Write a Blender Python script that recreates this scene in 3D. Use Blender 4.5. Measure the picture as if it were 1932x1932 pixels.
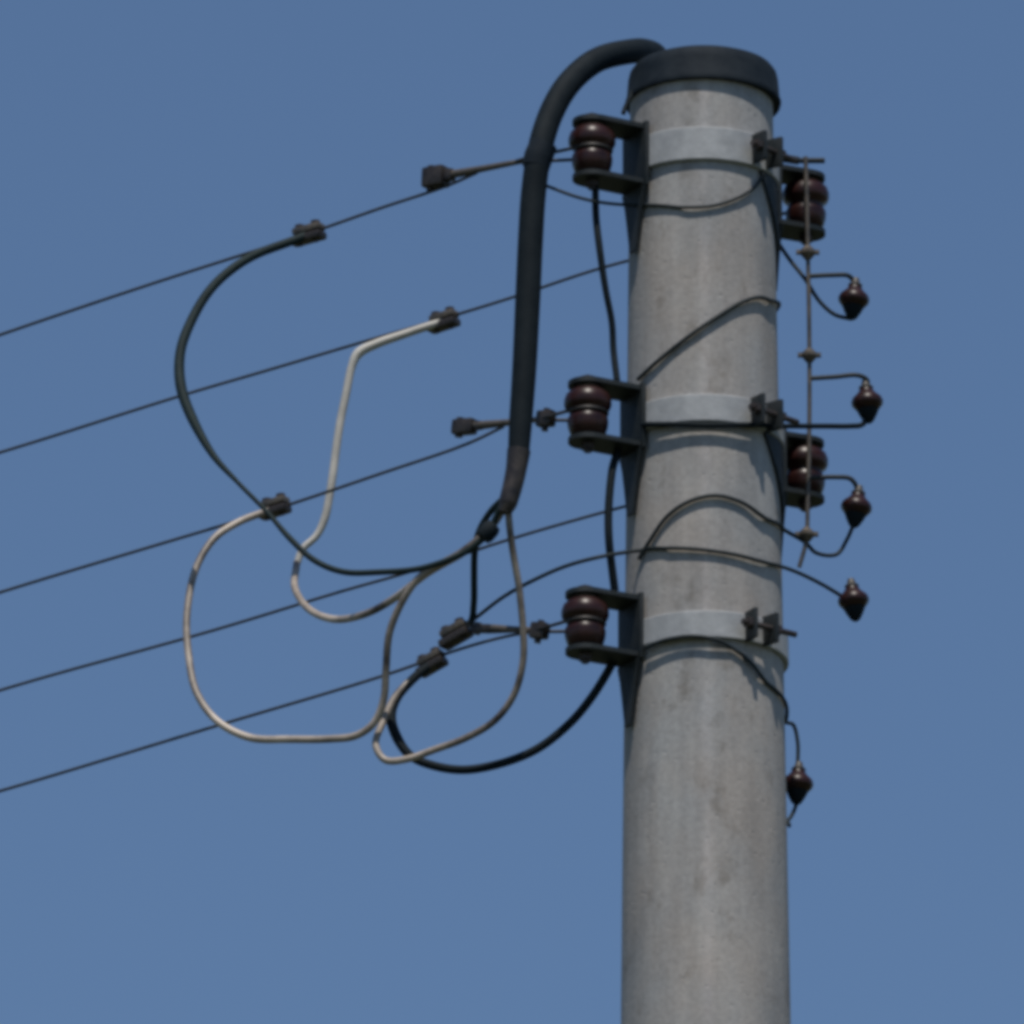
import bpy, bmesh, math, random
from mathutils import Vector, Matrix

random.seed(4)
R = math.radians
scene = bpy.context.scene
for o in list(bpy.data.objects):
    bpy.data.objects.remove(o)
COL = scene.collection

# ------------------------------------------------------------------ camera
ELEV = R(20.0)                 # a long lens from the ground, looking up at the pole head
CAM_Z, MID_Z = 1.6, 8.35
DIST = (MID_Z - CAM_Z) / math.tan(ELEV)
SLANT = (MID_Z - CAM_Z) / math.sin(ELEV)
FRAME = 1.385                  # metres across the frame at the pole
S = FRAME / 1932.0             # metres per photo unit (the photo measured as 1932 units wide)
K = S / SLANT
AXIS_U = 1327.0
CAM_POS = Vector((-(AXIS_U - 966.0) * S, -DIST, CAM_Z))
cam_d = bpy.data.cameras.new("camera")
cam = bpy.data.objects.new("camera", cam_d)
COL.objects.link(cam)
cam.location = CAM_POS
cam.rotation_euler = (R(90) + ELEV, 0, 0)
cam_d.sensor_width = 36.0
cam_d.lens = 36.0 * SLANT / FRAME
cam_d.clip_start = 0.5
cam_d.clip_end = 5000.0
scene.camera = cam
scene.render.resolution_x = scene.render.resolution_y = 1024
scene.cycles.filter_width = 4.6        # soft rendering of fine detail, as a small photo sensor gives

# ------------------------------------------------------------------ sky and sun
SUN_EL, SUN_AZ = 65.0, 1.5
world = bpy.data.worlds.new("World")
scene.world = world
world.use_nodes = True
wn = world.node_tree
wn.nodes.clear()
sky = wn.nodes.new("ShaderNodeTexSky")
sky.sky_type = 'NISHITA'
sky.sun_disc = False
sky.sun_elevation = R(SUN_EL)
sky.sun_rotation = R(180.0 - SUN_AZ)
sky.altitude = 0.0
sky.air_density = 1.0
sky.dust_density = 0.2
sky.ozone_density = 6.0
bg = wn.nodes.new("ShaderNodeBackground")
bg.inputs["Strength"].default_value = 0.083
wo = wn.nodes.new("ShaderNodeOutputWorld")
wn.links.new(sky.outputs[0], bg.inputs[0])
wn.links.new(bg.outputs[0], wo.inputs[0])
sun_d = bpy.data.lights.new("sun", 'SUN')
sun_d.energy = 3.35
sun_d.angle = R(0.55)
sun_d.color = (1.0, 0.94, 0.86)
sun = bpy.data.objects.new("sun", sun_d)
COL.objects.link(sun)
sun.rotation_euler = (R(90.0 - SUN_EL), 0, R(SUN_AZ))
scene.view_settings.view_transform = 'Standard'
scene.view_settings.look = 'None'
scene.view_settings.exposure = 0.0
scene.view_settings.gamma = 1.0

# ------------------------------------------------------------------ geometry helpers
FWD = Vector((0, math.cos(ELEV), math.sin(ELEV)))
UP = Vector((0, -math.sin(ELEV), math.cos(ELEV)))
RIGHT = Vector((1, 0, 0))

def at(u, v, y):
    """the world point at depth y that the photo shows at (u, v)"""
    d = FWD + RIGHT * ((u - 966.0) * K) + UP * ((966.0 - v) * K)
    return CAM_POS + d * ((y - CAM_POS.y) / d.y)

TOP_Z = at(1327, 78, -0.1).z
R_TOP_Z = at(1327, 380, -0.1).z
R_LOW_Z = at(1327, 1932, -0.1).z
R_TOP, R_LOW = 138 * K * (SLANT + 0.16), 161.5 * K * (SLANT - 0.33)

def pole_r(z):
    return R_TOP + (R_TOP_Z - z) * (R_LOW - R_TOP) / (R_TOP_Z - R_LOW_Z)

def on(u, v, gap=0.004):
    """a point just off the front of the shaft, seen at (u, v)"""
    p = at(u, v, -0.08)
    for _ in range(6):
        r = pole_r(p.z) + gap
        x = max(-r, min(r, p.x))
        p = at(u, v, -math.sqrt(max(0.0, r * r - x * x)))
    return p

def link(name, bm, m, parent=None, smooth=True):
    me = bpy.data.meshes.new(name)
    bmesh.ops.recalc_face_normals(bm, faces=bm.faces[:])
    bm.to_mesh(me)
    bm.free()
    if smooth:
        for f in me.polygons:
            f.use_smooth = True
        try:
            me.set_sharp_from_angle(angle=R(38))
        except Exception:
            pass
    me.materials.append(m)
    o = bpy.data.objects.new(name, me)
    COL.objects.link(o)
    if parent:
        o.parent = parent
        o.matrix_parent_inverse = Matrix.Identity(4)
    return o

def tag(o, label, cat, group=None):
    o["label"] = label
    o["category"] = cat
    if group:
        o["group"] = group
    return o

def thing(name, loc, label, cat, group=None, rot=None):
    o = bpy.data.objects.new(name, None)
    o.empty_display_size = 0.05
    COL.objects.link(o)
    o.location = loc
    if rot is not None:
        o.rotation_euler = rot
    return tag(o, label, cat, group)

def lathe(bm, prof, seg=32, mat=None, close=True):
    """prof: list of (r, z); closed at the ends"""
    rings = []
    for r, z in prof:
        ring = []
        for i in range(seg):
            a = 2 * math.pi * i / seg
            v = Vector((r * math.cos(a), r * math.sin(a), z))
            ring.append(bm.verts.new(mat @ v if mat else v))
        rings.append(ring)
    for a, b in zip(rings, rings[1:]):
        for i in range(seg):
            j = (i + 1) % seg
            bm.faces.new((a[i], a[j], b[j], b[i]))
    if close:
        bm.faces.new(list(reversed(rings[0])))
        bm.faces.new(rings[-1])

def box(bm, cx, cy, cz, sx, sy, sz, mat=None, bev=0.0):
    t = bmesh.new()
    bmesh.ops.create_cube(t, size=1.0)
    for v in t.verts:
        v.co = Vector((v.co.x * sx, v.co.y * sy, v.co.z * sz))
    if bev > 0:
        bmesh.ops.bevel(t, geom=t.edges[:], offset=bev, segments=2, affect='EDGES', profile=0.6)
    vm = {}
    for v in t.verts:
        p = v.co + Vector((cx, cy, cz))
        vm[v] = bm.verts.new(mat @ p if mat else p)
    for f in t.faces:
        bm.faces.new([vm[v] for v in f.verts])
    t.free()

def spline(pts, rads, n=10):
    out, ro = [], []
    P = [pts[0] * 2 - pts[1]] + list(pts) + [pts[-1] * 2 - pts[-2]]
    for i in range(1, len(P) - 2):
        p0, p1, p2, p3 = P[i - 1], P[i], P[i + 1], P[i + 2]
        t0 = 0.0
        t1 = t0 + max(1e-5, (p1 - p0).length) ** 0.5
        t2 = t1 + max(1e-5, (p2 - p1).length) ** 0.5
        t3 = t2 + max(1e-5, (p3 - p2).length) ** 0.5
        for k in range(n):
            f = k / n
            t = t1 + (t2 - t1) * f
            a1 = p0 * ((t1 - t) / (t1 - t0)) + p1 * ((t - t0) / (t1 - t0))
            a2 = p1 * ((t2 - t) / (t2 - t1)) + p2 * ((t - t1) / (t2 - t1))
            a3 = p2 * ((t3 - t) / (t3 - t2)) + p3 * ((t - t2) / (t3 - t2))
            b1 = a1 * ((t2 - t) / (t2 - t0)) + a2 * ((t - t0) / (t2 - t0))
            b2 = a2 * ((t3 - t) / (t3 - t1)) + a3 * ((t - t1) / (t3 - t1))
            out.append(b1 * ((t2 - t) / (t2 - t1)) + b2 * ((t - t1) / (t2 - t1)))
            ro.append(rads[i - 1] * (1 - f) + rads[i] * f)
    out.append(pts[-1]); ro.append(rads[-1])
    return out, ro

def tube(bm, pts, rad, seg=12, n=10, smooth=True):
    rads = list(rad) if isinstance(rad, (list, tuple)) else [rad] * len(pts)
    if smooth and len(pts) > 2:
        pts, rads = spline(pts, rads, n)
    tan = []
    for i in range(len(pts)):
        a, b = pts[max(0, i - 1)], pts[min(len(pts) - 1, i + 1)]
        tan.append((b - a).normalized())
    nrm = tan[0].orthogonal().normalized()
    rings = []
    for i, p in enumerate(pts):
        nrm = (nrm - tan[i] * nrm.dot(tan[i]))
        nrm = nrm.normalized() if nrm.length > 1e-6 else tan[i].orthogonal().normalized()
        bn = tan[i].cross(nrm)
        rings.append([bm.verts.new(p + (nrm * math.cos(2 * math.pi * k / seg) + bn * math.sin(2 * math.pi * k / seg)) * rads[i]) for k in range(seg)])
    for a, b in zip(rings, rings[1:]):
        for k in range(seg):
            j = (k + 1) % seg
            bm.faces.new((a[k], a[j], b[j], b[k]))
    bm.faces.new(list(reversed(rings[0])))
    bm.faces.new(rings[-1])

def frame_along(p, d, upish=Vector((0, 0, 1))):
    """matrix whose local x runs along d, local z close to upish"""
    x = d.normalized()
    z = (upish - x * upish.dot(x)).normalized()
    y = z.cross(x)
    m = Matrix((x, y, z)).transposed().to_4x4()
    m.translation = p
    return m

def path2d(uv, y0, y1):
    """photo points with the depth running evenly from y0 to y1 along the path"""
    L = [0.0]
    for a, b in zip(uv, uv[1:]):
        L.append(L[-1] + math.hypot(b[0] - a[0], b[1] - a[1]))
    return [at(u, v, y0 + (y1 - y0) * l / L[-1]) for (u, v), l in zip(uv, L)]

def px(r):
    return r * S

# ------------------------------------------------------------------ materials
def mat(name, rgb, rough=0.6, metal=0.0, var=0.25, scale=40.0, stops=(0.34, 0.66), alt=None, bump=0.0, bscale=200.0, stretch=None, spec=0.5):
    m = bpy.data.materials.new(name)
    m.use_nodes = True
    nt = m.node_tree
    b = nt.nodes["Principled BSDF"]
    b.inputs["Roughness"].default_value = rough
    b.inputs["Metallic"].default_value = metal
    b.inputs["Specular IOR Level"].default_value = spec
    tc = nt.nodes.new("ShaderNodeTexCoord")
    src = tc.outputs["Object"]
    if stretch:
        mp = nt.nodes.new("ShaderNodeMapping")
        mp.inputs["Scale"].default_value = stretch
        nt.links.new(src, mp.inputs[0])
        src = mp.outputs[0]
    nz = nt.nodes.new("ShaderNodeTexNoise")
    nz.inputs["Scale"].default_value = scale
    nz.inputs["Detail"].default_value = 5.0
    nz.inputs["Roughness"].default_value = 0.62
    nt.links.new(src, nz.inputs["Vector"])
    rp = nt.nodes.new("ShaderNodeValToRGB")
    rp.color_ramp.elements[0].position = stops[0]
    rp.color_ramp.elements[1].position = stops[1]
    c2 = alt if alt else tuple(min(1.0, c * (1 + var)) for c in rgb)
    c1 = rgb if alt else tuple(c * (1 - var) for c in rgb)
    rp.color_ramp.elements[0].color = (*c1, 1)
    rp.color_ramp.elements[1].color = (*c2, 1)
    nt.links.new(nz.outputs["Fac"], rp.inputs[0])
    nt.links.new(rp.outputs[0], b.inputs["Base Color"])
    if bump:
        n2 = nt.nodes.new("ShaderNodeTexNoise")
        n2.inputs["Scale"].default_value = bscale
        n2.inputs["Detail"].default_value = 4.0
        nt.links.new(tc.outputs["Object"], n2.inputs["Vector"])
        bp = nt.nodes.new("ShaderNodeBump")
        bp.inputs["Strength"].default_value = bump
        bp.inputs["Distance"].default_value = 0.002
        nt.links.new(n2.outputs["Fac"], bp.inputs["Height"])
        nt.links.new(bp.outputs[0], b.inputs["Normal"])
    return m

def concrete_material():
    m = bpy.data.materials.new("weathered_concrete")
    m.use_nodes = True
    nt = m.node_tree
    b = nt.nodes["Principled BSDF"]
    b.inputs["Roughness"].default_value = 0.85
    tc = nt.nodes.new("ShaderNodeTexCoord")

    def noise(scale, stretch, detail=5.0, rough=0.6):
        mp = nt.nodes.new("ShaderNodeMapping")
        mp.inputs["Scale"].default_value = stretch
        nt.links.new(tc.outputs["Object"], mp.inputs[0])
        n = nt.nodes.new("ShaderNodeTexNoise")
        n.inputs["Scale"].default_value = scale
        n.inputs["Detail"].default_value = detail
        n.inputs["Roughness"].default_value = rough
        nt.links.new(mp.outputs[0], n.inputs["Vector"])
        return n.outputs["Fac"]

    def ramp(fac, stops):
        r = nt.nodes.new("ShaderNodeValToRGB")
        els = r.color_ramp.elements
        els[0].position, els[0].color = stops[0][0], (*stops[0][1], 1)
        els[1].position, els[1].color = stops[-1][0], (*stops[-1][1], 1)
        for p, c in stops[1:-1]:
            e = els.new(p)
            e.color = (*c, 1)
        nt.links.new(fac, r.inputs[0])
        return r.outputs[0]

    def mix(a, c, fac=1.0, mode='MULTIPLY'):
        x = nt.nodes.new("ShaderNodeMix")
        x.data_type = 'RGBA'
        x.blend_type = mode
        x.inputs["Factor"].default_value = fac
        nt.links.new(a, x.inputs["A"])
        nt.links.new(c, x.inputs["B"])
        return x.outputs["Result"]
    base = ramp(noise(14, (1, 1, 0.35)), [(0.32, (0.305, 0.292, 0.280)), (0.52, (0.358, 0.341, 0.325)), (0.70, (0.410, 0.390, 0.368))])
    streak = ramp(noise(30, (1, 1, 0.05), 4), [(0.30, (0.80, 0.80, 0.80)), (0.62, (1.0, 1.0, 1.0))])
    blot = ramp(noise(22, (1, 1, 0.8), 4), [(0.29, (0.58, 0.55, 0.51)), (0.42, (1.0, 1.0, 1.0))])
    fine = ramp(noise(160, (1, 1, 1), 3, 0.7), [(0.30, (0.84, 0.84, 0.84)), (0.65, (1.06, 1.06, 1.06))])
    warm = ramp(noise(9, (1, 1, 0.6), 3), [(0.35, (1.03, 0.99, 0.95)), (0.65, (0.96, 1.0, 1.03))])
    c = mix(mix(mix(mix(base, streak), blot, 0.75), fine), warm)
    sep = nt.nodes.new("ShaderNodeSeparateXYZ")
    nt.links.new(tc.outputs["Object"], sep.inputs[0])
    sub = nt.nodes.new("ShaderNodeMath")
    sub.operation = 'SUBTRACT'
    sub.inputs[1].default_value = 0.002
    nt.links.new(sep.outputs["X"], sub.inputs[0])
    ab = nt.nodes.new("ShaderNodeMath")
    ab.operation = 'ABSOLUTE'
    nt.links.new(sub.outputs[0], ab.inputs[0])
    stripe = ramp(ab.outputs[0], [(0.002, (1.0, 1.0, 1.0)), (0.010, (0.0, 0.0, 0.0))])  # lighter vertical stripe down the middle of the shaft
    stripe_tone = ramp(noise(9, (1, 1, 1.2), 4), [(0.36, (1.02, 1.02, 1.02)), (0.62, (1.22, 1.20, 1.22))])
    stripe_mix = nt.nodes.new("ShaderNodeMix")
    stripe_mix.data_type = 'RGBA'
    stripe_mix.blend_type = 'MULTIPLY'
    nt.links.new(stripe, stripe_mix.inputs["Factor"])
    nt.links.new(c, stripe_mix.inputs["A"])
    nt.links.new(stripe_tone, stripe_mix.inputs["B"])
    nt.links.new(stripe_mix.outputs["Result"], b.inputs["Base Color"])
    vor = nt.nodes.new("ShaderNodeTexVoronoi")
    vor.inputs["Scale"].default_value = 55
    nt.links.new(tc.outputs["Object"], vor.inputs["Vector"])
    pit = ramp(vor.outputs["Distance"], [(0.05, (0, 0, 0)), (0.16, (1, 1, 1))])
    n2 = noise(120, (1, 1, 1), 5, 0.65)
    ad = nt.nodes.new("ShaderNodeMath")
    ad.operation = 'ADD'
    nt.links.new(pit, ad.inputs[0])
    nt.links.new(n2, ad.inputs[1])
    bp = nt.nodes.new("ShaderNodeBump")
    bp.inputs["Strength"].default_value = 0.35
    bp.inputs["Distance"].default_value = 0.002
    nt.links.new(ad.outputs[0], bp.inputs["Height"])
    nt.links.new(bp.outputs[0], b.inputs["Normal"])
    return m

CONCRETE = concrete_material()
GALV = mat("galvanised_steel", (0.29, 0.30, 0.305), 0.65, 0.15, alt=(0.39, 0.40, 0.405), scale=38, bump=0.25)
DARKSTEEL = mat("dark_weathered_steel", (0.010, 0.017, 0.020), 0.6, 0.3, alt=(0.026, 0.030, 0.031), scale=70, bump=0.2)
BOLT = mat("rusty_bolt_steel", (0.035, 0.03, 0.032), 0.5, 0.4, alt=(0.08, 0.06, 0.05), scale=120)
PORCELAIN = mat("brown_glazed_porcelain", (0.016, 0.0055, 0.005), 0.36, 0.0, alt=(0.040, 0.013, 0.011), scale=50, spec=0.35)
CAPMAT = mat("black_rubber_cap", (0.005, 0.011, 0.018), 0.75, 0.0, alt=(0.014, 0.021, 0.028), scale=50, bump=0.1, spec=0.2)
BLACK = mat("black_cable_sheath", (0.003, 0.008, 0.012), 0.75, 0.0, alt=(0.008, 0.014, 0.018), scale=45, bump=0.1, spec=0.2)
GREENBLACK = mat("dark_green_cable_sheath", (0.007, 0.018, 0.020), 0.7, 0.0, alt=(0.015, 0.030, 0.030), scale=40, spec=0.25)
LEAD = mat("faded_dark_lead_sheath", (0.010, 0.018, 0.021), 0.65, 0.0, alt=(0.024, 0.031, 0.033), scale=30, spec=0.3)
WIRE = mat("weathered_line_wire", (0.030, 0.030, 0.032), 0.55, 0.3, alt=(0.060, 0.055, 0.052), scale=60)
LINK = mat("grey_steel_link", (0.06, 0.058, 0.055), 0.5, 0.4, alt=(0.16, 0.13, 0.10), scale=50)
TAN = mat("sun_bleached_tan_sheath", (0.045, 0.036, 0.032), 0.42, 0.0, alt=(0.55, 0.46, 0.37), scale=8, stops=(0.37, 0.64))
PALE = mat("pale_grey_sheath", (0.30, 0.29, 0.26), 0.5, 0.0, alt=(0.58, 0.55, 0.49), scale=13)
CLAMP = mat("dark_clamp_alloy", (0.020, 0.018, 0.020), 0.45, 0.4, alt=(0.075, 0.06, 0.05), scale=55, bump=0.2)
GRASS = mat("dry_grass_ground", (0.040, 0.055, 0.022), 0.95, 0.0, alt=(0.075, 0.075, 0.04), scale=0.6)

# ------------------------------------------------------------------ ground
bm = bmesh.new()
NG = 24
gv = [[bm.verts.new(((i / NG - 0.5) * 3000, (j / NG - 0.5) * 3000, 0)) for j in range(NG + 1)] for i in range(NG + 1)]
for i in range(NG):
    for j in range(NG):
        bm.faces.new((gv[i][j], gv[i + 1][j], gv[i + 1][j + 1], gv[i][j + 1]))
g = link("ground", bm, GRASS)
g["kind"] = "structure"

# ------------------------------------------------------------------ the pole
pole = thing("utility_pole", (0, 0, 0), "round grey weathered concrete utility pole with a black cap on its top", "utility pole")
bm = bmesh.new()
prof = []
zt = TOP_Z - 0.012
for i in range(61):
    z = -0.3 + (zt + 0.3) * i / 60
    prof.append((pole_r(z), z))
lathe(bm, prof, 96)
link("shaft", bm, CONCRETE, pole)
bm = bmesh.new()
rc = pole_r(TOP_Z) + 0.0058
hc = 0.052
z0 = at(1327, 147, -rc).z
zc = TOP_Z
cp = [(pole_r(z0) + 0.0008, z0 + 0.0005), (rc + 0.003, z0), (rc + 0.004, z0 + 0.004), (rc + 0.002, z0 + 0.009), (rc, zc - 0.020), (rc - 0.002, zc - 0.011), (rc - 0.007, zc - 0.004), (rc - 0.016, zc), (rc * 0.4, zc + 0.004), (0.004, zc + 0.005)]
lathe(bm, cp, 96)
cap = link("cap", bm, CAPMAT, pole)
cap.location.x = 0.0025

# ------------------------------------------------------------------ steel bands round the pole
BANDS = [(238, 300, "topmost pale galvanised steel band, just below the black cap", 1432, 292),
         (745, 796, "middle pale galvanised steel band with the long dark wire along it", 1432, 785),
         (1155, 1206, "lowest pale galvanised steel band with open upright lugs at right", 1424, 1190)]
BAND_Z = []
for v0, v1, lab, lu, lv in BANDS:
    zt = at(1327, v0, -0.105).z
    zb = at(1327, v1, -0.105).z
    BAND_Z.append((zb, zt))
    zm = (zb + zt) / 2
    r0 = pole_r(zm)
    t = thing("pole_band", (0, 0, zm), lab, "pole band", "steel bands round the pole")
    bm = bmesh.new()
    h = (zt - zb) / 2
    th = 0.0065
    rt, rb = pole_r(zt) + 0.0006, pole_r(zb) + 0.0006
    seg = 96
    rings = []
    for (rr, zz) in ((rt, h), (rt + th - 0.0015, h), (rt + th, h - 0.0015), (rb + th, -h + 0.0015), (rb + th - 0.0015, -h), (rb, -h)):
        rings.append([bm.verts.new((rr * math.cos(2 * math.pi * k / seg), rr * math.sin(2 * math.pi * k / seg), zz)) for k in range(seg)])
    for i in range(len(rings)):
        a, b = rings[i], rings[(i + 1) % len(rings)]
        for k in range(seg):
            j = (k + 1) % seg
            bm.faces.new((a[k], a[j], b[j], b[k]))
    link("strap", bm, GALV, t)
    # a pair of lugs with a tightening bolt, on the right front
    p = on(lu, lv, 0.004)
    ang = math.atan2(p.y, p.x)
    for sgn in (-1, 1):
        a = ang + sgn * 0.13
        o = Vector((math.cos(a), math.sin(a), 0))
        tg = Vector((-math.sin(a), math.cos(a), 0))
        m = Matrix((o, tg, Vector((0, 0, 1)))).transposed().to_4x4()
        m.translation = o * (r0 + th + 0.012)
        bm = bmesh.new()
        box(bm, 0, 0, 0, 0.028, 0.006, 0.042, m, 0.0015)
        link("lug", bm, DARKSTEEL, t)
    o = Vector((math.cos(ang), math.sin(ang), 0))
    tg = Vector((-math.sin(ang), math.cos(ang), 0))
    c = o * (r0 + th + 0.015)
    bm = bmesh.new()
    tube(bm, [c - tg * 0.034, c + tg * 0.056], 0.0042, 10)
    lathe(bm, [(0.0085, -0.004), (0.0085, 0.004)], 6, frame_along(c - tg * 0.024, Vector((0, 0, 1)), tg))
    lathe(bm, [(0.0085, -0.004), (0.0085, 0.004)], 6, frame_along(c + tg * 0.024, Vector((0, 0, 1)), tg))
    link("bolt", bm, BOLT, t)

# ------------------------------------------------------------------ brackets and spool insulators
SP_H = 0.066
def spool_profile():
    h = SP_H
    return [(0.010, -h / 2), (0.0215, -h / 2), (0.0245, -h / 2 + 0.003), (0.0272, -h / 2 + 0.012), (0.0280, -h / 2 + 0.020),
            (0.0272, -h / 2 + 0.0245), (0.0250, -h / 2 + 0.028), (0.0244, -h / 2 + 0.031), (0.0256, -h / 2 + 0.0345),
            (0.0300, -h / 2 + 0.038), (0.0322, -h / 2 + 0.043), (0.0322, -h / 2 + 0.050), (0.0295, -h / 2 + 0.058),
            (0.022, h / 2 - 0.001), (0.010, h / 2)]

def spool(name_parent_loc, label, first=[None]):
    if first[0] is None:
        bm = bmesh.new()
        lathe(bm, spool_profile(), 40)
        o = link("spool_insulator", bm, PORCELAIN)
        first[0] = o
    else:
        o = first[0].copy()
        COL.objects.link(o)
    o.location = name_parent_loc
    return tag(o, label, "insulator", "brown spool insulators on the brackets")

def bracket(c, label):
    """c: spool centre. A steel strap bent to a C, bolted to the band, with a bolt down through the spool."""
    d = Vector((c.x, c.y, 0))
    dist = d.length
    o = d.normalized()
    tg = Vector((-o.y, o.x, 0))
    r = pole_r(c.z)
    m = Matrix((o, tg, Vector((0, 0, 1)))).transposed().to_4x4()
    m.translation = Vector((0, 0, c.z))
    t = thing("insulator_bracket", (o.x * r, o.y * r, c.z), label, "bracket", "steel brackets holding the spool insulators")
    base = Matrix.Translation(-Vector((o.x * r, o.y * r, c.z)))
    m = base @ m
    H = SP_H / 2
    W, T = 0.054, 0.0065
    bm = bmesh.new()
    x0 = r + 0.0078
    # back plate, upper arm, lower arm as one bent strap (profile in local x-z, extruded in y)
    def arm(z, sgn):
        # rounded-end plate
        pts = [(x0, -W / 2), (dist, -W / 2)]
        for k in range(1, 12):
            a = -math.pi / 2 + math.pi * k / 12
            pts.append((dist + W / 2 * math.cos(a), W / 2 * math.sin(a)))
        pts += [(dist, W / 2), (x0, W / 2)]
        lo = [bm.verts.new(m @ Vector((x, y, z))) for x, y in pts]
        hi = [bm.verts.new(m @ Vector((x, y, z + T * sgn))) for x, y in pts]
        n = len(pts)
        for i in range(n):
            j = (i + 1) % n
            bm.faces.new((lo[i], lo[j], hi[j], hi[i]))
        bm.faces.new(lo)
        bm.faces.new(list(reversed(hi)))
    zg = 0.004
    arm(H + zg, 1)
    arm(-H - zg, -1)
    box(bm, r + 0.0078 - 0.003, 0, 0, 0.006, W + 0.010, 2 * (H + zg + T) + 0.006, m, 0.001)
    # tapered plate standing in for the dark shadow wedge below the lower arm
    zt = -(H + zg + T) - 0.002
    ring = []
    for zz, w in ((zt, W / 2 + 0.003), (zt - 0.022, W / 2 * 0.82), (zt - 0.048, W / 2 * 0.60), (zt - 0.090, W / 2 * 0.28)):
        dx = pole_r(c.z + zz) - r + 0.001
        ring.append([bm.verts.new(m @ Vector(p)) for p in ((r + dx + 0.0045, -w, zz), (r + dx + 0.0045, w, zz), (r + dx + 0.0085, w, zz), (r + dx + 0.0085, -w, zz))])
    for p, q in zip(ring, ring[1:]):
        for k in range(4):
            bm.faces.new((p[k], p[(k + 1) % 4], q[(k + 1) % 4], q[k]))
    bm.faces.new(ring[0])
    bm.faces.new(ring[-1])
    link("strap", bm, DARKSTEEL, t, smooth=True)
    bm = bmesh.new()
    mb = m @ Matrix.Translation((dist, 0, 0))
    lathe(bm, [(0.0055, -H - zg - T - 0.013), (0.0055, H + zg + T + 0.001)], 12, mb)
    lathe(bm, [(0.011, H + zg + T + 0.0005), (0.011, H + zg + T + 0.0075), (0.008, H + zg + T + 0.009)], 6, mb)
    lathe(bm, [(0.010, -H - zg - T - 0.009), (0.010, -H - zg - T - 0.0008)], 6, mb)
    link("bolt", bm, BOLT, t)
    for za, zb in ((H + 0.0004, H + zg - 0.0004), (-H - zg + 0.0004, -H - 0.0004)):
        bm = bmesh.new()
        lathe(bm, [(0.017, za), (0.017, zb)], 20, mb)
        link("washer", bm, LINK, t)
    return t

def shadow_wedge(t, zt, a0, a1, tip, drop):
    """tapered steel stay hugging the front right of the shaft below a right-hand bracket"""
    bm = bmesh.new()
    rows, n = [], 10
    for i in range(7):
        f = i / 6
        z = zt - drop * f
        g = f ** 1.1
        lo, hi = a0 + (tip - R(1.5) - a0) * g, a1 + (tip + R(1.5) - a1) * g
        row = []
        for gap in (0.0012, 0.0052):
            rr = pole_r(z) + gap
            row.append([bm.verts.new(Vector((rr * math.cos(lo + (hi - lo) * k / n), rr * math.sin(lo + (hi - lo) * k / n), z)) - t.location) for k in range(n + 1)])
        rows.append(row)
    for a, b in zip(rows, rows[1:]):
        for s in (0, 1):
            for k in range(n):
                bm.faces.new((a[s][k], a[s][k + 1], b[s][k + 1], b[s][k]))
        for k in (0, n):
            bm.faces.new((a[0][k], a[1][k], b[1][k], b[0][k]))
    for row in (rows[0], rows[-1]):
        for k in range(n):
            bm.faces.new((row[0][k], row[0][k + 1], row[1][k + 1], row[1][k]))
    link("shadow_wedge", bm, DARKSTEEL, t)

YL, YR = -0.085, 0.068
LEFT = [at(1117, 284, YL), at(1109, 779, YL), at(1104, 1176, YL)]
RIGHTS = [at(1520, 388, YR), at(1518, 890, YR)]
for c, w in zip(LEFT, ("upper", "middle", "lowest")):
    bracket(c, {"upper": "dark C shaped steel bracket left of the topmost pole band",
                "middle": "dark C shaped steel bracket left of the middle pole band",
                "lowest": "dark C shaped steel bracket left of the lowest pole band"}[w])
    spool(c, {"upper": "brown porcelain spool insulator inside the arch of the thick black cable",
              "middle": "brown porcelain spool insulator left of the middle pole band",
              "lowest": "brown porcelain spool insulator left of the lowest pole band"}[w])
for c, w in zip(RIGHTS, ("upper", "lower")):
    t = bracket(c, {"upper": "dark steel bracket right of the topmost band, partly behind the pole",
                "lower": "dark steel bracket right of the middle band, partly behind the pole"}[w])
    shadow_wedge(t, BAND_Z[0 if w == "upper" else 1][0] - 0.002, R(-40), R(12), R(-4), 0.092)  # added dark shell, gives the shadow wedge under the band a solid shape
    spool(c, {"upper": "dark spool insulator right of the topmost band, behind the upright rod",
              "lower": "dark spool insulator right of the middle band, behind the upright rod"}[w])

# ------------------------------------------------------------------ line wires running away to the left
DEP = 0.70         # metres away from the camera for each metre to the left
def wire_y(u, u0, y0):
    return y0 + (u0 - u) * S * DEP

U0 = {1: (1117, YL), 2: (1520, YR), 3: (1109, YL), 4: (1518, YR), 5: (1104, YL)}
UV = {1: [(-60, 652), (90, 601), (300, 531), (580, 441), (720, 392), (840, 352), (900, 326)],
      2: [(-60, 872), (90, 826), (340, 747), (500, 700), (665, 651), (850, 597), (970, 560), (1120, 510), (1240, 477), (1440, 418), (1500, 394)],
      3: [(-60, 1136), (90, 1090), (300, 1027), (515, 962), (720, 893), (880, 838), (950, 805)],
      4: [(-60, 1320), (90, 1276), (400, 1190), (640, 1117), (780, 1077), (960, 1018), (1140, 966), (1240, 940), (1440, 893), (1500, 886)],
      5: [(-60, 1510), (90, 1466), (400, 1372), (720, 1276), (870, 1224), (950, 1202), (1010, 1191)]}
WIRE_LABEL = {1: "thin dark line wire, uppermost of the five running off to the left",
              2: "thin line wire passing behind the pole, with the pale drop cable clamped on it",
              3: "thin line wire running left from the middle left spool insulator",
              4: "thin line wire passing behind the pole with no clamp on it",
              5: "thin line wire, lowest of the five running off to the left"}
WPTS = {}
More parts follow.
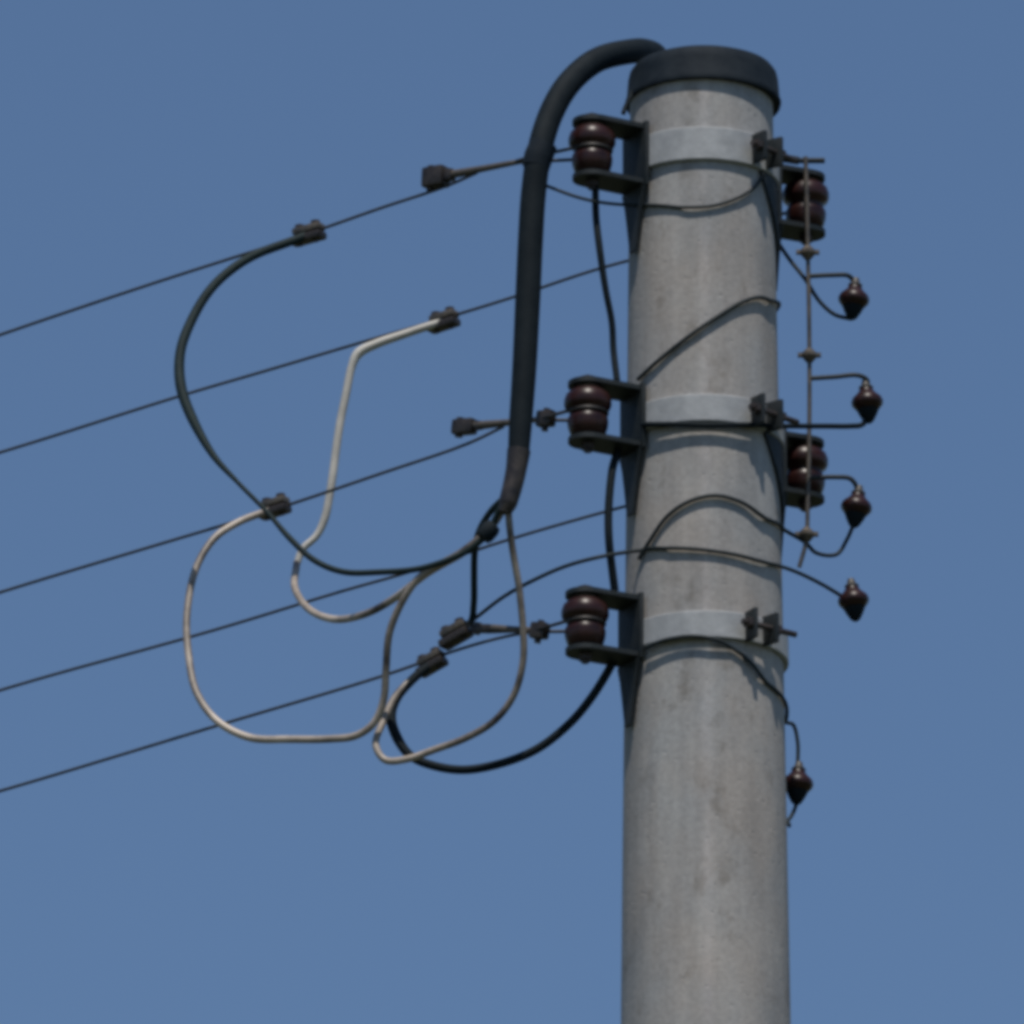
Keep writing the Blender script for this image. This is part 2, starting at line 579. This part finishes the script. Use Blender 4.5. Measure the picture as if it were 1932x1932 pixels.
for i in range(1, 6):
    u0, y0 = U0[i]
    pts = [at(u, v, wire_y(u, u0, y0)) for u, v in UV[i]]
    WPTS[i] = pts
    d = (pts[1] - pts[3]).normalized()
    far = []
    for s in (14.0, 9.0, 5.0, 2.5, 1.0):
        far.append(pts[0] + d * s + Vector((0, 0, 0.004 * s * s)))
    bm = bmesh.new()
    tube(bm, far + pts, px(3.1), 8, 5)
    tag(link("line_wire", bm, WIRE), WIRE_LABEL[i], "wire", "line wires running off to the left")

def wire_at(i, u):
    uv, pts = UV[i], WPTS[i]
    for k in range(len(uv) - 1):
        if uv[k][0] <= u <= uv[k + 1][0]:
            f = (u - uv[k][0]) / (uv[k + 1][0] - uv[k][0])
            return pts[k].lerp(pts[k + 1], f), (pts[k + 1] - pts[k]).normalized()
    return pts[-1], (pts[-1] - pts[-2]).normalized()

# ------------------------------------------------------------------ dead-end grips between the wires and the left spools
def dead_end(uv_tip, uv_rod_end, tip_r, c, wi, label, blob=None):
    y0 = wire_y(uv_tip[0], *U0[wi])
    y1 = wire_y(uv_rod_end[0], *U0[wi])
    a, b = at(*uv_tip, y0), at(*uv_rod_end, y1)
    t = thing("dead_end_clamp", a, label, "wire clamp", "dead end clamps by the left insulators")
    inv = Matrix.Translation(-a)
    d = (b - a).normalized()
    m = inv @ frame_along(a, d)
    bm = bmesh.new()
    r = px(tip_r)
    box(bm, 0.004, 0, 0, px(48), r * 1.7, r * 2.0, m, 0.004)
    box(bm, px(34), 0, 0, px(26), r * 1.0, r * 1.15, m, 0.003)
    link("wedge_body", bm, CLAMP, t)
    bm = bmesh.new()
    q = m @ Vector((px(12), 0, 0))
    lathe(bm, [(0.006, -r * 1.25), (0.006, r * 1.25)], 6, m @ Matrix.Translation((-px(6), 0, 0)))
    link("bolt", bm, BOLT, t)
    bm = bmesh.new()
    L = (b - a).length
    tube(bm, [m @ Vector((px(30), 0, 0)), m @ Vector((L * 0.55, 0, 0)), m @ Vector((L, 0, 0))], [px(9), px(6.5), px(5)], 10)
    link("rod", bm, LINK, t)
    # link that loops round the waist of the spool
    bm = bmesh.new()
    dz = Vector((0, 0, -0.001))
    ctr = c + dz
    back = (ctr - b)
    back.z = 0
    back.normalize()
    side = Vector((-back.y, back.x, 0))
    rw = 0.0262
    pts = [b + side * 0.003 - d * 0.012, b + side * 0.006]
    for k in range(9):
        ang = -0.35 + (math.pi + 0.7) * k / 8
        pts.append(ctr + side * rw * math.cos(ang) + back * rw * math.sin(ang))
    pts += [b - side * 0.006, b - side * 0.003 - d * 0.012]
    tube(bm, [p - a for p in pts], px(3.6), 8, 6)
    link("loop", bm, WIRE, t)
    if blob:
        p = at(*blob, wire_y(blob[0], *U0[wi]))
        mm = inv @ frame_along(p, d)
        bm = bmesh.new()
        box(bm, 0, 0, 0, px(36), px(22), px(32), mm, 0.004)
        lathe(bm, [(0.005, -px(24)), (0.005, px(20))], 6, mm)
        link("shackle", bm, CLAMP, t)

dead_end((818, 336), (990, 303), 20, LEFT[0], 1, "dark square ended clamp left of the thick black cable, on the topmost wire")
dead_end((872, 806), (1030, 790), 15, LEFT[1], 3, "dark clamp and rod crossing behind the thick black cable", (1030, 790))
dead_end((905, 1186), (1020, 1189), 9, LEFT[2], 5, "dark clamp and rod leading to the lowest left spool insulator", (1018, 1190))

# ------------------------------------------------------------------ tap clamps on the wires
def tap(wi, u, v, d2, length, label, wide=20):
    p, d = wire_at(wi, u)
    c = at(u, v, p.y - 0.004)
    a2 = at(u + d2[0], v + d2[1], p.y - 0.004 - (d2[0]) * S * DEP)
    m0 = frame_along(c, a2 - c)
    t = thing("tap_clamp", c, label, "tap clamp", "bolted tap clamps on the line wires")
    m = Matrix.Translation(-c) @ m0
    L, w = px(length), px(wide)
    bm = bmesh.new()
    box(bm, 0, 0, -w * 0.42, L, w * 1.5, w * 0.78, m, 0.004)
    link("lower_jaw", bm, CLAMP, t)
    bm = bmesh.new()
    box(bm, L * 0.04, 0, w * 0.44, L * 0.86, w * 1.4, w * 0.72, m, 0.004)
    link("upper_jaw", bm, LINK, t)
    for s in (-0.24, 0.26):
        bm = bmesh.new()
        ms = m @ Matrix.Translation((L * s, 0, 0))
        lathe(bm, [(0.0038, -w * 1.0), (0.0038, w * 1.22)], 8, ms)
        lathe(bm, [(0.0072, w * 0.82), (0.0072, w * 1.12)], 6, ms)
        link("bolt", bm, BOLT, t)
    return c

T1 = tap(1, 580, 442, (60, -17), 74, "bolted clamp on the topmost wire, at the end of the dark green cable")
T2 = tap(2, 836, 606, (60, -20), 66, "bolted clamp joining the pale grey cable to its wire")
T3 = tap(3, 517, 958, (60, -20), 66, "bolted clamp on the wire where tan and dark green cables cross")
T5 = tap(5, 858, 1197, (55, -32), 66, "upper of the two joined clamps on the lowest wire", 21)
T6 = tap(5, 813, 1251, (55, -32), 62, "lower of the two joined clamps, gripping the heavy black jumper", 20)

# ------------------------------------------------------------------ thick supply cable over the cap
YC = -0.125
main = thing("supply_cable", at(1220, 90, 0.0), "thick black supply cable arching over the pole cap and hanging down on the left", "cable")
a = main.location.copy()
uvy = [(1256, 330, 0.185), (1256, 240, 0.180), (1250, 150, 0.165), (1240, 112, 0.120), (1222, 98, 0.055), (1190, 97, -0.005), (1125, 114, -0.055),
       (1073, 158, -0.09), (1040, 214, -0.11), (1018, 285, YC), (1007, 360, YC), (1001, 450, YC), (996, 560, YC), (989, 700, YC), (982, 800, YC), (978, 862, YC)]
rr = [px(24)] * 13 + [px(23), px(22), px(20)]
bm = bmesh.new()
tube(bm, [at(*p) - a for p in uvy], rr, 24, 10)
link("sheath", bm, BLACK, main)
bm = bmesh.new()
tube(bm, [at(u, v, YC) - a for u, v in ((979, 850), (974, 885), (967, 918), (958, 950), (952, 968))], [px(22.5), px(20), px(19), px(18), px(12)], 20, 8)
link("boot", bm, CLAMP, main)
bm = bmesh.new()
tube(bm, [at(1026, 272, YC) - a, at(1016, 296, YC) - a, at(1011, 316, YC) - a], [px(26.5), px(28), px(26)], 24, 4)
link("collar", bm, CAPMAT, main)

# ------------------------------------------------------------------ branch cables from the boot
YB = YC
def cable(name, pts, r, m, label, cat="cable", group=None, seg=12, hug=False, wave=0.00045):
    bm = bmesh.new()
    if hug:                    # keep the lead outside the concrete, resting on it
        pts, rads = spline(pts, [r] * len(pts), 10)
        out = []
        for p in pts:
            d = math.hypot(p.x, p.y)
            lim = pole_r(p.z) + r + 0.0005
            for zb, zt in BAND_Z:
                off = max(zb - p.z, p.z - zt, 0.0)      # ease on to the band where the lead crosses it
                lim += 0.0068 * max(0.0, 1.0 - max(0.0, off - r) / 0.012)
            out.append(Vector((p.x * lim / d, p.y * lim / d, p.z)) if d < lim else p)
        tube(bm, out, r, seg, smooth=False)
    else:
        rl = list(r) if isinstance(r, (list, tuple)) else [r] * len(pts)
        pts, rads = spline(pts, rl, 10)
        ph = [random.uniform(0, 6.28) for _ in range(6)]
        run, out = 0.0, []
        for k, p in enumerate(pts):            # slight hand-bent waviness
            if k:
                run += (p - pts[k - 1]).length
            e = min(1.0, k / 12.0, (len(pts) - 1 - k) / 12.0) * wave
            out.append(p + Vector([e * (math.sin(run * 26 + ph[j]) * 1.5 + 0.5 * math.sin(run * 61 + ph[j + 3])) for j in range(3)]))
        tube(bm, out, rads, seg, smooth=False)
    return tag(link(name, bm, m), label, cat, group)

y3, y2, y1, y5 = (wire_at(i, u)[0].y - 0.006 for i, u in ((3, 515), (2, 836), (1, 580), (5, 815)))
BR = "branch cables below the supply cable"
cable("branch_cable", path2d([(955, 945), (938, 978), (912, 1008), (870, 1042), (800, 1083), (762, 1130), (735, 1190), (728, 1262), (724, 1320), (706, 1365), (672, 1389), (620, 1395), (540, 1395), (470, 1390), (410, 1360), (370, 1305), (354, 1230), (354, 1150), (370, 1075), (405, 1015), (450, 985), (510, 962)], YB, y3),
      px(7.2), TAN, "tan weathered cable making the large rounded loop at lower left", "cable", BR)
cable("branch_cable", path2d([(958, 950), (962, 1000), (970, 1060), (980, 1120), (988, 1190), (987, 1250), (970, 1310), (932, 1360), (880, 1392), (820, 1415), (770, 1432), (728, 1433), (709, 1404), (722, 1362), (745, 1315), (778, 1281), (813, 1254)], YB, y5),
      px(6.8), TAN, "tan cable hanging in a loop in front of the lowest dead end rod", "cable", BR)
cable("branch_cable", path2d([(950, 950), (934, 982), (912, 1014), (872, 1044), (806, 1082), (745, 1128), (690, 1158), (628, 1169), (580, 1148), (557, 1108), (560, 1062)], YB, y2 - 0.01),
      [px(7.2)] * 11, TAN, "short tan cable curving up from below to the pale grey cable", "cable", BR)
cable("drop_cable", path2d([(560, 1064), (572, 1036), (596, 1012), (611, 980), (622, 930), (634, 850), (652, 750), (664, 690), (676, 666), (710, 648), (770, 628), (836, 607)], y2 - 0.01, y2),
      [px(7)] * 3 + [px(8)] * 5 + [px(10), px(9), px(8), px(8)], PALE, "pale grey cable hanging almost straight down from its wire", "cable")
cable("branch_cable", path2d([(945, 955), (928, 990), (905, 1020), (868, 1046), (800, 1072), (720, 1080), (650, 1078), (592, 1056), (545, 1015), (505, 968), (448, 908), (400, 856), (362, 790), (341, 725), (342, 660), (362, 600), (396, 548), (436, 510), (490, 478), (580, 444)], YB, y1),
      [px(6)] * 9 + [px(4.5), px(4.5), px(7), px(10), px(10.5), px(10), px(9.5), px(9), px(9), px(9), px(9)], GREENBLACK, "dark green cable in a big bow up to the topmost wire", "cable", BR)
cable("branch_cable", path2d([(945, 945), (926, 965), (906, 1000), (897, 1040), (894, 1090), (893, 1140), (888, 1172), (862, 1194)], YB, y5),
      px(6.5), GREENBLACK, "short straight dark cable dropping from the boot to the joined clamps", "cable", BR)
# tie that gathers the branch cables under the boot
bm = bmesh.new()
q = at(921, 1003, YB + 0.003)
m = frame_along(q, at(900, 1024, YB + 0.003) - at(940, 978, YB + 0.003))
lathe(bm, [(px(15), -px(16)), (px(18), -px(8)), (px(18), px(8)), (px(15), px(16))], 18, m @ Matrix.Rotation(R(90), 4, 'Y'))
tag(link("cable_tie", bm, BLACK), "black tape tie gathering the branch cables below the supply cable", "cable tie")

# heavy jumper under the lowest bracket
ylb = LEFT[2].y - 0.01
cable("jumper_cable", path2d([(815, 1252), (778, 1282), (748, 1318), (737, 1352), (748, 1390), (775, 1425), (820, 1444), (880, 1452), (950, 1440), (1015, 1412), (1075, 1365), (1120, 1310), (1150, 1262), (1160, 1240)], y5, -0.05),
      [px(9)] * 3 + [px(10)] * 2 + [px(8.5)] * 9, BLACK, "heavy black jumper swinging below the lowest bracket", "jumper cable")
# leads between the brackets
cable("jumper_cable", [at(1123, 340, YL), at(1125, 400, -0.075), at(1131, 470, -0.08), at(1142, 545, -0.075), at(1154, 610, -0.065), at(1158, 660, -0.06), at(1164, 718, -0.068)],
      [px(7)] * 3 + [px(6.5)] * 4, BLACK, "black lead between the top and middle left insulators", "jumper cable", "black leads beside the pole")
cable("jumper_cable", [at(1166, 850, -0.06), at(1154, 890, -0.075), at(1148, 950, -0.08), at(1150, 1020, -0.08), at(1155, 1070, -0.07), at(1160, 1115, -0.06)],
      px(8), BLACK, "black lead between the middle and lowest left insulators", "jumper cable", "black leads beside the pole")
cable("lead_wire", [at(1196, 165, -0.03), at(1188, 185, -0.045), at(1180, 200, -0.05), at(1176, 214, -0.055)], px(4.5), BLACK,
      "short dark wire from the cap edge down to the topmost left bracket", "wire")

# ------------------------------------------------------------------ thin leads across the front of the pole
PF = "thin dark leads across the pole"
def over(uv, y_left=None, y_right=None, gap=0.006):
    """points across the pole: on the shaft inside its outline, at a given depth outside it"""
    out = []
    for u, v in uv:
        if u < 1200:
            out.append(at(u, v, y_left if y_left is not None else -0.06))
        elif u > 1456:
            out.append(at(u, v, y_right if y_right is not None else 0.03))
        else:
            out.append(on(u, v, gap))
    return out
cable("lead_wire", [at(1024, 348, -0.10), at(1090, 372, -0.10), at(1135, 382, -0.09)] + over([(1205, 388), (1290, 391), (1345, 388), (1390, 374), (1425, 352), (1440, 330)], gap=0.0040), px(3.2), LEAD,
      "thin sagging lead just below the topmost band", "wire", PF, hug=True)
cable("lead_wire", over([(1203, 716), (1240, 682), (1300, 634), (1350, 600), (1400, 570), (1432, 561), (1452, 566)], gap=0.0044) + [at(1463, 578, 0.012), at(1458, 592, 0.04)], px(4), LEAD,
      "dark lead slanting up across the pole above the middle band", "wire", PF, hug=True)
cable("lead_wire", over([(1205, 1055), (1226, 1020), (1258, 975), (1300, 946), (1350, 935), (1400, 948), (1440, 975)], gap=0.0045) + [at(1485, 1003, 0.0), at(1520, 1024, 0.03), at(1540, 1043, 0.04), at(1578, 1046, 0.05), at(1598, 1018, 0.055), at(1612, 985, 0.06)], px(4), LEAD,
      "dark lead arching over the pole front to the third small insulator", "wire", PF, hug=True)
cable("lead_wire", [at(880, 1180, wire_at(5, 870)[0].y), at(905, 1160, 0.02), at(950, 1126, -0.01), at(1000, 1098, -0.04), at(1065, 1069, -0.075), at(1130, 1051, -0.10)] + over([(1210, 1038), (1265, 1034), (1325, 1037), (1390, 1047), (1440, 1060)], gap=0.0045) + [at(1500, 1078, 0.0), at(1550, 1102, 0.03), at(1600, 1132, 0.06)], px(3.8), LEAD,
      "long thin lead from the joined clamps across the pole to the right", "wire", PF, hug=True)
cable("lead_wire", over([(1218, 803), (1250, 803), (1290, 803), (1330, 804), (1370, 804), (1410, 804), (1440, 804)], gap=0.005) + [at(1500, 804, -0.03), at(1560, 804, 0.0), at(1605, 804, 0.018), at(1627, 801, 0.030), at(1636, 788, 0.034)], px(5.2), BLACK,
      "straight dark lead along the middle band out to the second small insulator", "wire", PF, hug=True)
cable("lead_wire", over([(1222, 1224), (1265, 1208), (1315, 1203), (1365, 1214), (1410, 1244), (1440, 1280)], gap=0.0048) + [at(1468, 1335, -0.01), at(1482, 1362, 0.02), at(1497, 1368, 0.035), at(1505, 1400, 0.04), at(1505, 1445, 0.04)], px(3.8), LEAD,
      "thin lead curving from the lowest band down to the bottom small insulator", "wire", PF, hug=True)
cable("lead_wire", [at(1466, 455, 0.06), at(1490, 490, 0.055), at(1520, 528, 0.045), at(1545, 567, 0.05), at(1574, 593, 0.055), at(1606, 602, 0.06)], px(4), LEAD,
      "dark lead dropping from beside the pole to the topmost small insulator", "wire", PF, hug=True)
cable("lead_wire", [at(1505, 1500, 0.04), at(1501, 1522, 0.035), at(1490, 1544, 0.025), at(1470, 1558, 0.0)], px(3.8), LEAD,
      "short lead from the bottom small insulator back to the pole", "wire", PF, hug=True)

# ------------------------------------------------------------------ upright rod with hooks, right of the pole
rod = thing("upright_rod", at(1524, 1060, 0.05), "thin upright steel rod with hooked arms right of the pole", "rod")
a = rod.location.copy()
YV = 0.022
bm = bmesh.new()
tube(bm, [at(u, v, YV) - a for u, v in ((1520, 296), (1524, 460), (1527, 640), (1527, 800), (1524, 930), (1521, 1020), (1508, 1070))], px(4.2), 10)
link("shaft", bm, LINK, rod)
for u, v in ((1524, 476), (1527, 670), (1522, 1008)):
    bm = bmesh.new()
    mm = Matrix.Translation(at(u, v, YV) - a)
    lathe(bm, [(px(5), -px(16)), (px(16), -px(3)), (px(16), px(3)), (px(5), px(14))], 8, mm)
    lathe(bm, [(px(5.5), -px(22)), (px(5.5), px(22))], 6, mm @ Matrix.Rotation(R(90), 4, 'Y'))
    link("connector", bm, LINK, rod)
for pts in (((1527, 521), (1570, 519), (1600, 520), (1611, 530)), ((1527, 714), (1575, 711), (1618, 708), (1635, 716), (1638, 728)), ((1526, 902), (1575, 900), (1604, 903), (1615, 916), (1617, 926))):
    bm = bmesh.new()
    n = len(pts)
    tube(bm, [at(u, v, YV + 0.012 * k / (n - 1)) - a for k, (u, v) in enumerate(pts)], px(4.6), 10)
    link("hook_arm", bm, DARKSTEEL, rod)
bm = bmesh.new()
tube(bm, [at(1500, 303, 0.045) - a, at(1555, 303, 0.055) - a], px(5.5), 10)
tube(bm, [at(1462, 296, 0.02) - a, at(1505, 303, 0.046) - a], px(8), 10)
link("support_arm", bm, DARKSTEEL, rod)

KN = None
def knob(u, v, y, label, tilt=0.0, sc=1.0):
    global KN
    c = at(u, v, y)
    if KN is None:
        t = thing("small_insulator", c, label, "insulator", "small pear shaped insulators right of the pole")
        z = lambda p: px(p) * 1.06
        bm = bmesh.new()
        lathe(bm, [(px(9), z(-18)), (px(22), z(-14)), (px(29), z(-6)), (px(30), z(0)), (px(27), z(7)), (px(19), z(14)), (px(14), z(20)), (px(12), z(25))], 28)
        link("body", bm, PORCELAIN, t)
        bm = bmesh.new()
        lathe(bm, [(px(5), z(-40)), (px(10), z(-36)), (px(17), z(-24)), (px(21), z(-15))], 20)
        link("cone", bm, BLACK, t)
        bm = bmesh.new()
        lathe(bm, [(px(13), z(24)), (px(14), z(27)), (px(9), z(31)), (px(6), z(40))], 14)
        link("stud", bm, LINK, t)
        KN = t
    else:
        t = KN.copy()
        COL.objects.link(t)
        t["label"] = label
        t.location = c
        for ch in list(KN.children):
            k = ch.copy()
            COL.objects.link(k)
            k.parent = t
    t.rotation_euler = (0, tilt, 0)
    t.scale = (sc, sc, sc)
    return t
knob(1611, 564, 0.034, "small insulator hanging from the topmost hook arm", R(6))
knob(1636, 758, 0.034, "small insulator at the end of the straight middle lead, farthest right", R(-4), 1.02)
knob(1616, 956, 0.034, "small insulator hanging from the lowest hook arm, above a V shaped lead", R(8))
knob(1610, 1132, 0.034, "small insulator at the right end of the long thin lead", R(-6))
knob(1505, 1478, 0.034, "small insulator alone beside the lower part of the pole", R(4))
